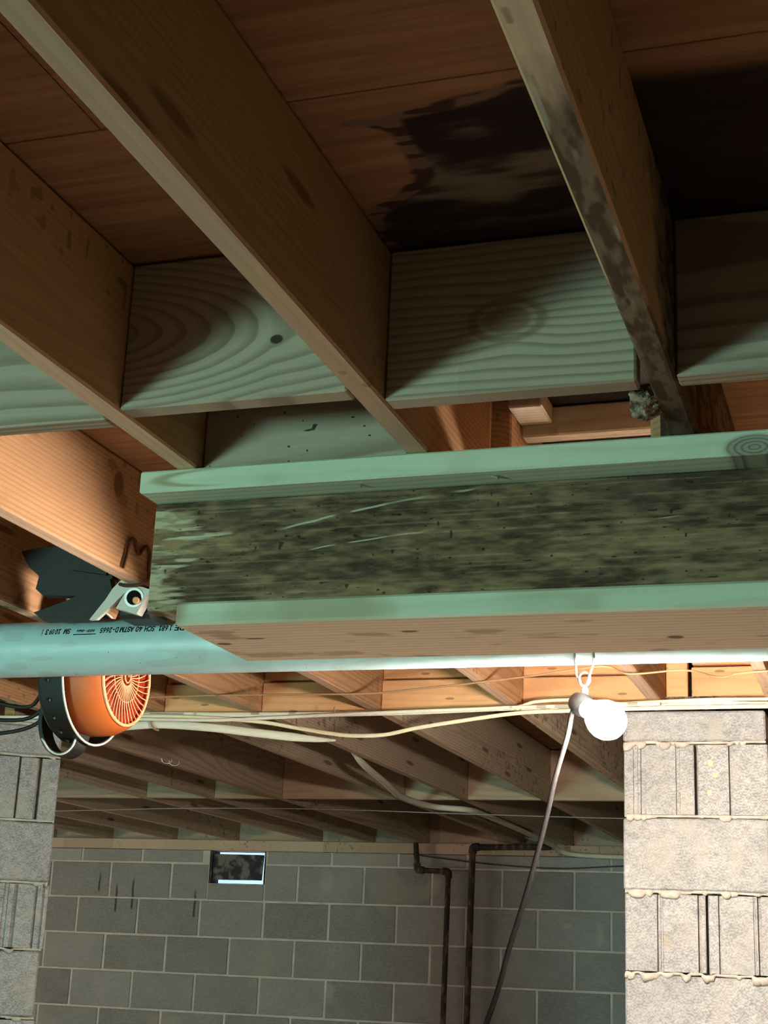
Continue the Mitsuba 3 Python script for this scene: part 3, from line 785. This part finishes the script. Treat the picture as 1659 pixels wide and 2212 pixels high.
obj('socket', ll([(0, 0), (.013, 0), (.018, .006), (.0205, .020), (.0205, .034), (.018, .046), (.015, .048), (0, .048)], 32, ax, sk), 'mat_rubber', lp, smooth=35)
prof = [(0, .102), (.010, .1015), (.020, .097), (.029, .088), (.0335, .076), (.0345, .066), (.033, .054), (.028, .040), (.021, .026), (.0155, .014), (.0135, .004), (.0135, 0), (0, 0)]
bk_ = obj('bulb', ll(prof[::-1], 40, ax, sk + ax * .044 * LS), 'mat_offwhite', lp, smooth=True)
scene[bk_]['emitter'] = {'type': 'area', 'radiance': {'type': 'rgb', 'value': BULB_L}}
labels[bk_] = {'label': 'glowing white bulb'}
hookp = lt([[-.521, LY, .512], [-.515, LY, .498], [-.506, LY, .495], [-.499, LY, .501], [-.498, LY, .512], [-.504, LY, .519], [-.512, LY, .518], [-.517, LY, .510], [-.513, LY, .497], [-.507, LY, .488]])
obj('hook', tube(spline(np.vstack([[[-.576, 2.884, .650], [-.578, 2.888, .618], [-.580, 2.91, .598], [-.596, 3.0, .592]], hookp]), 6), .0024, 7), 'mat_grey_wire', lp, smooth=True)
obj('hook', tube(spline(np.vstack([[[-.540, 2.884, .650], [-.541, 2.888, .618], [-.543, 2.91, .598], [-.566, 3.0, .594]], lt([[-.499, LY, .513], [-.505, LY, .495], [-.509, LY, .484], [-.503, LY, .478], [-.508, LY, .470], [-.515, LY, .474]])]), 6), .0024, 7), 'mat_grey_wire', lp, smooth=True)
obj('hook_clamp', ll([(0, 0), (.005, 0), (.0065, .004), (.0065, .014), (.004, .018), (0, .018)], 16, (.1, 0, 1), lt([-.508, LY, .474])), 'mat_grey_wire', lp, smooth=35)
cp = lt([[-.522, LY, .467], [-.529, 2.62, .440], [-.533, 2.605, .401], [-.553, 2.60, .328], [-.569, 2.60, .256], [-.600, 2.60, .138], [-.631, 2.60, .038], [-.669, 2.60, -.086], [-.80, 2.60, -.4], [-.90, 2.60, -.70]])
obj('cord', tube(spline(cp, 8), .0056, 8), 'mat_cord', lp, smooth=True)

# ------------------------------------------------------------------ cables along the piers and joists
def cable(name, label, pts, r, mat, flat=1.0, per=7, cat='cable'):
    k = thing(name, label, cat)
    obj('sheath', tube(spline(pts, per), r, 9, flat=flat), mat, k, smooth=True)
    return k


c1 = cable('electric_cable', 'white flat electric cable with printed dashes, stapled straight across the joists',
           [[-3.6, 4.27, .72], [-2.90, 4.27, .722], [-2.764, 4.27, .717], [-2.605, 4.27, .703], [-2.437, 4.27, .706], [-2.241, 4.27, .735], [-1.936, 4.27, .732], [-1.597, 4.27, .730], [-1.332, 4.27, .733], [-1.013, 4.272, .742], [-.855, 4.27, .736],
            [-.721, 4.265, .736], [-.576, 4.262, .742], [-.434, 4.262, .746], [-.308, 4.265, .742], [.3, 4.27, .74]], .0078, 'mat_cable', .55)
for x in (-1.592, -1.013, -.478):
    obj('staple', tube([[x - .001, 4.268, .752], [x, 4.262, .742], [x + .002, 4.262, .728]], .0022, 6), 'mat_copper_wire', c1)
cable('electric_cable', 'cream electric cable sagging in a long bow below the stapled cables',
      [[-2.60, 4.26, .725], [-2.241, 4.245, .727], [-2.032, 4.24, .720], [-1.827, 4.24, .704], [-1.704, 4.24, .684], [-1.60, 4.24, .667], [-1.523, 4.24, .659], [-1.421, 4.24, .661], [-1.321, 4.24, .680], [-1.179, 4.24, .701], [-1.012, 4.245, .722], [-.85, 4.25, .728], [-.5, 4.25, .733], [.3, 4.26, .735]], .0062, 'mat_cream', .9)
cable('electric_cable', 'cream electric cable arching over the lamp socket to the right pier',
      [[-1.05, 4.235, .736], [-1.005, 4.235, .740], [-.958, 4.235, .753], [-.856, 4.235, .757], [-.76, 4.24, .750], [-.715, 4.24, .745], [-.571, 4.24, .750], [-.45, 4.24, .753], [-.306, 4.24, .752], [.3, 4.24, .75]], .0050, 'mat_cream', .9)
c4 = cable('electric_cable', 'thick white electric cable behind the fan, lowest of the stapled cables',
           [[-3.4, 4.33, .728], [-2.80, 4.33, .728], [-2.60, 4.32, .724], [-2.46, 4.30, .704], [-2.385, 4.29, .698], [-2.205, 4.30, .709], [-2.026, 4.30, .698], [-1.867, 4.31, .681], [-1.76, 4.31, .669], [-1.66, 4.31, .659], [-1.60, 4.31, .656]], np.r_[np.full(57, .0135), np.linspace(.0135, .003, 14)], 'mat_cable', .6)
obj('staple', tube(spline([[-2.215, 4.29, .730], [-2.218, 4.282, .712], [-2.205, 4.282, .692], [-2.19, 4.286, .688]], 5), .003, 6), 'mat_copper_wire', c4)
cable('electric_cable', 'cream electric cable lying just under the white stapled cable, left half',
      [[-3.4, 4.222, .732], [-2.6, 4.222, .724], [-2.25, 4.222, .714], [-2.0, 4.222, .708], [-1.9, 4.222, .709], [-1.75, 4.222, .714], [-1.5, 4.222, .722], [-1.0, 4.222, .735], [-.6, 4.222, .74]], .0055, 'mat_cable', .9)
cable('copper_wire', 'thin copper wire strung in waves under the joists above the white cables',
      [[-2.3, 4.07, .752], [-1.895, 4.07, .757], [-1.874, 4.056, .754], [-1.638, 4.062, .754], [-1.410, 4.067, .754], [-1.252, 4.008, .754], [-1.087, 3.946, .754], [-.883, 3.852, .754], [-.679, 3.748, .754], [-.626, 3.853, .754], [-.478, 3.819, .754], [-.397, 3.922, .754], [-.276, 3.853, .754], [.3, 3.85, .754]], .0028, 'mat_copper_wire', cat='wire')
cable('electric_cable', 'thick grey-white electric cable curving back along a far joist to the far wall',
      [[-1.935, 5.0, .86], [-1.935, 5.35, .80], [-1.945, 5.55, .755], [-2.012, 6.028, .742], [-2.085, 6.50, .735], [-2.06, 6.90, .735], [-1.925, 7.05, .735], [-1.914, 7.36, .740], [-1.93, 8.2, .745], [-1.93, 9.00, .735], [-1.86, 9.18, .700], [-1.576, 9.2, .688], [-1.2, 9.2, .69], [-.6, 9.2, .70]], .014, 'mat_cable', .9)
cable('string', 'thin pale string stretched across under the far joists',
      [[-4.966, 7.162, 0.722], [-4.263, 7.12, 0.718], [-3.354, 6.92, 0.718], [-2.607, 6.908, 0.718], [-1.953, 7.065, 0.718], [-1.208, 7.21, 0.718], [-0.286, 7.258, 0.718]], .0028, 'mat_grey_wire', cat='string')
cable('wall_wire', 'thin dark wire sagging across the top of the far block wall',
      [[-2.88, 9.27, .692], [-2.837, 9.285, .682], [-2.40, 9.285, .639], [-1.962, 9.285, .619], [-1.552, 9.285, .641], [-1.0, 9.285, .66], [-.3, 9.285, .68]], .0045, 'mat_nail', cat='wire')

# ------------------------------------------------------------------ iron pipes on the far wall
def pipe_run(label, pts, r, elbows):
    k = thing('iron_pipe', label, 'pipe')
    for i in range(len(pts) - 1): obj('tube', tube(np.linspace(pts[i], pts[i + 1], 3), r, 14, up=(.3, .7, .2)), 'mat_iron', k, smooth=40)
    for i in elbows:
        q = np.array(pts[i], float); d0 = np.array(pts[i - 1]) - q; d1 = np.array(pts[i + 1]) - q
        d0, d1 = d0 / np.linalg.norm(d0) * .04, d1 / np.linalg.norm(d1) * .04
        obj('elbow', tube(spline([q + d0, q + d0 * .5, q + (d0 + d1) * .10, q + d1 * .5, q + d1], 6), r * 1.35, 14, up=(.3, .7, .2)), 'mat_iron', k, smooth=40)
    return k


pipe_run('dark iron pipe with a double bend, left one on the far block wall', [[-2.856, 9.235, .755], [-2.838, 9.235, .590], [-2.636, 9.235, .583], [-2.650, 9.235, FLOOR]], .0165, [1, 2])
pipe_run('dark straight iron pipe coming down from the sill, right one on the far block wall', [[-1.99, 9.235, .742], [-2.482, 9.235, .735], [-2.504, 9.235, FLOOR]], .0185, [1])

# ------------------------------------------------------------------ foundation vent
v = thing('foundation_vent', 'small foundation vent with daylit edges, high in the far block wall', 'vent')
obj('frame', join(box(VX0, VX0 + .018, YW + .004, YW + .12, VZ0, VZ1, .002), box(VX1 - .012, VX1, YW + .004, YW + .12, VZ0, VZ1, .002), box(VX0, VX1, YW + .01, YW + .12, VZ0 - .003, VZ0 + .003, .001)), 'mat_iron', v)
fl_ = slab([(VX0 + .020, VZ0 + .026), (VX1 - .030, VZ0 + .028), (VX1 - .022, VZ1 - .022), (VX0 + .022, VZ1 - .020)], YW + .02, .004)
obj('flap', fl_, 'mat_flap', v)
obj('screen', plain(VX0 + .018, VX1 - .012, YW + .10, YW + .104, VZ0, VZ0 + .001), 'mat_iron', v)
q = trimesh.Trimesh([[VX0, YW + .13, VZ0], [VX1, YW + .13, VZ0], [VX1, YW + .13, VZ1], [VX0, YW + .13, VZ1]], [[0, 1, 2], [0, 2, 3]], process=False)
k = obj('daylit_pane', q, 'mat_offwhite', v)
scene[k]['emitter'] = {'type': 'area', 'radiance': {'type': 'rgb', 'value': VENT_L}}
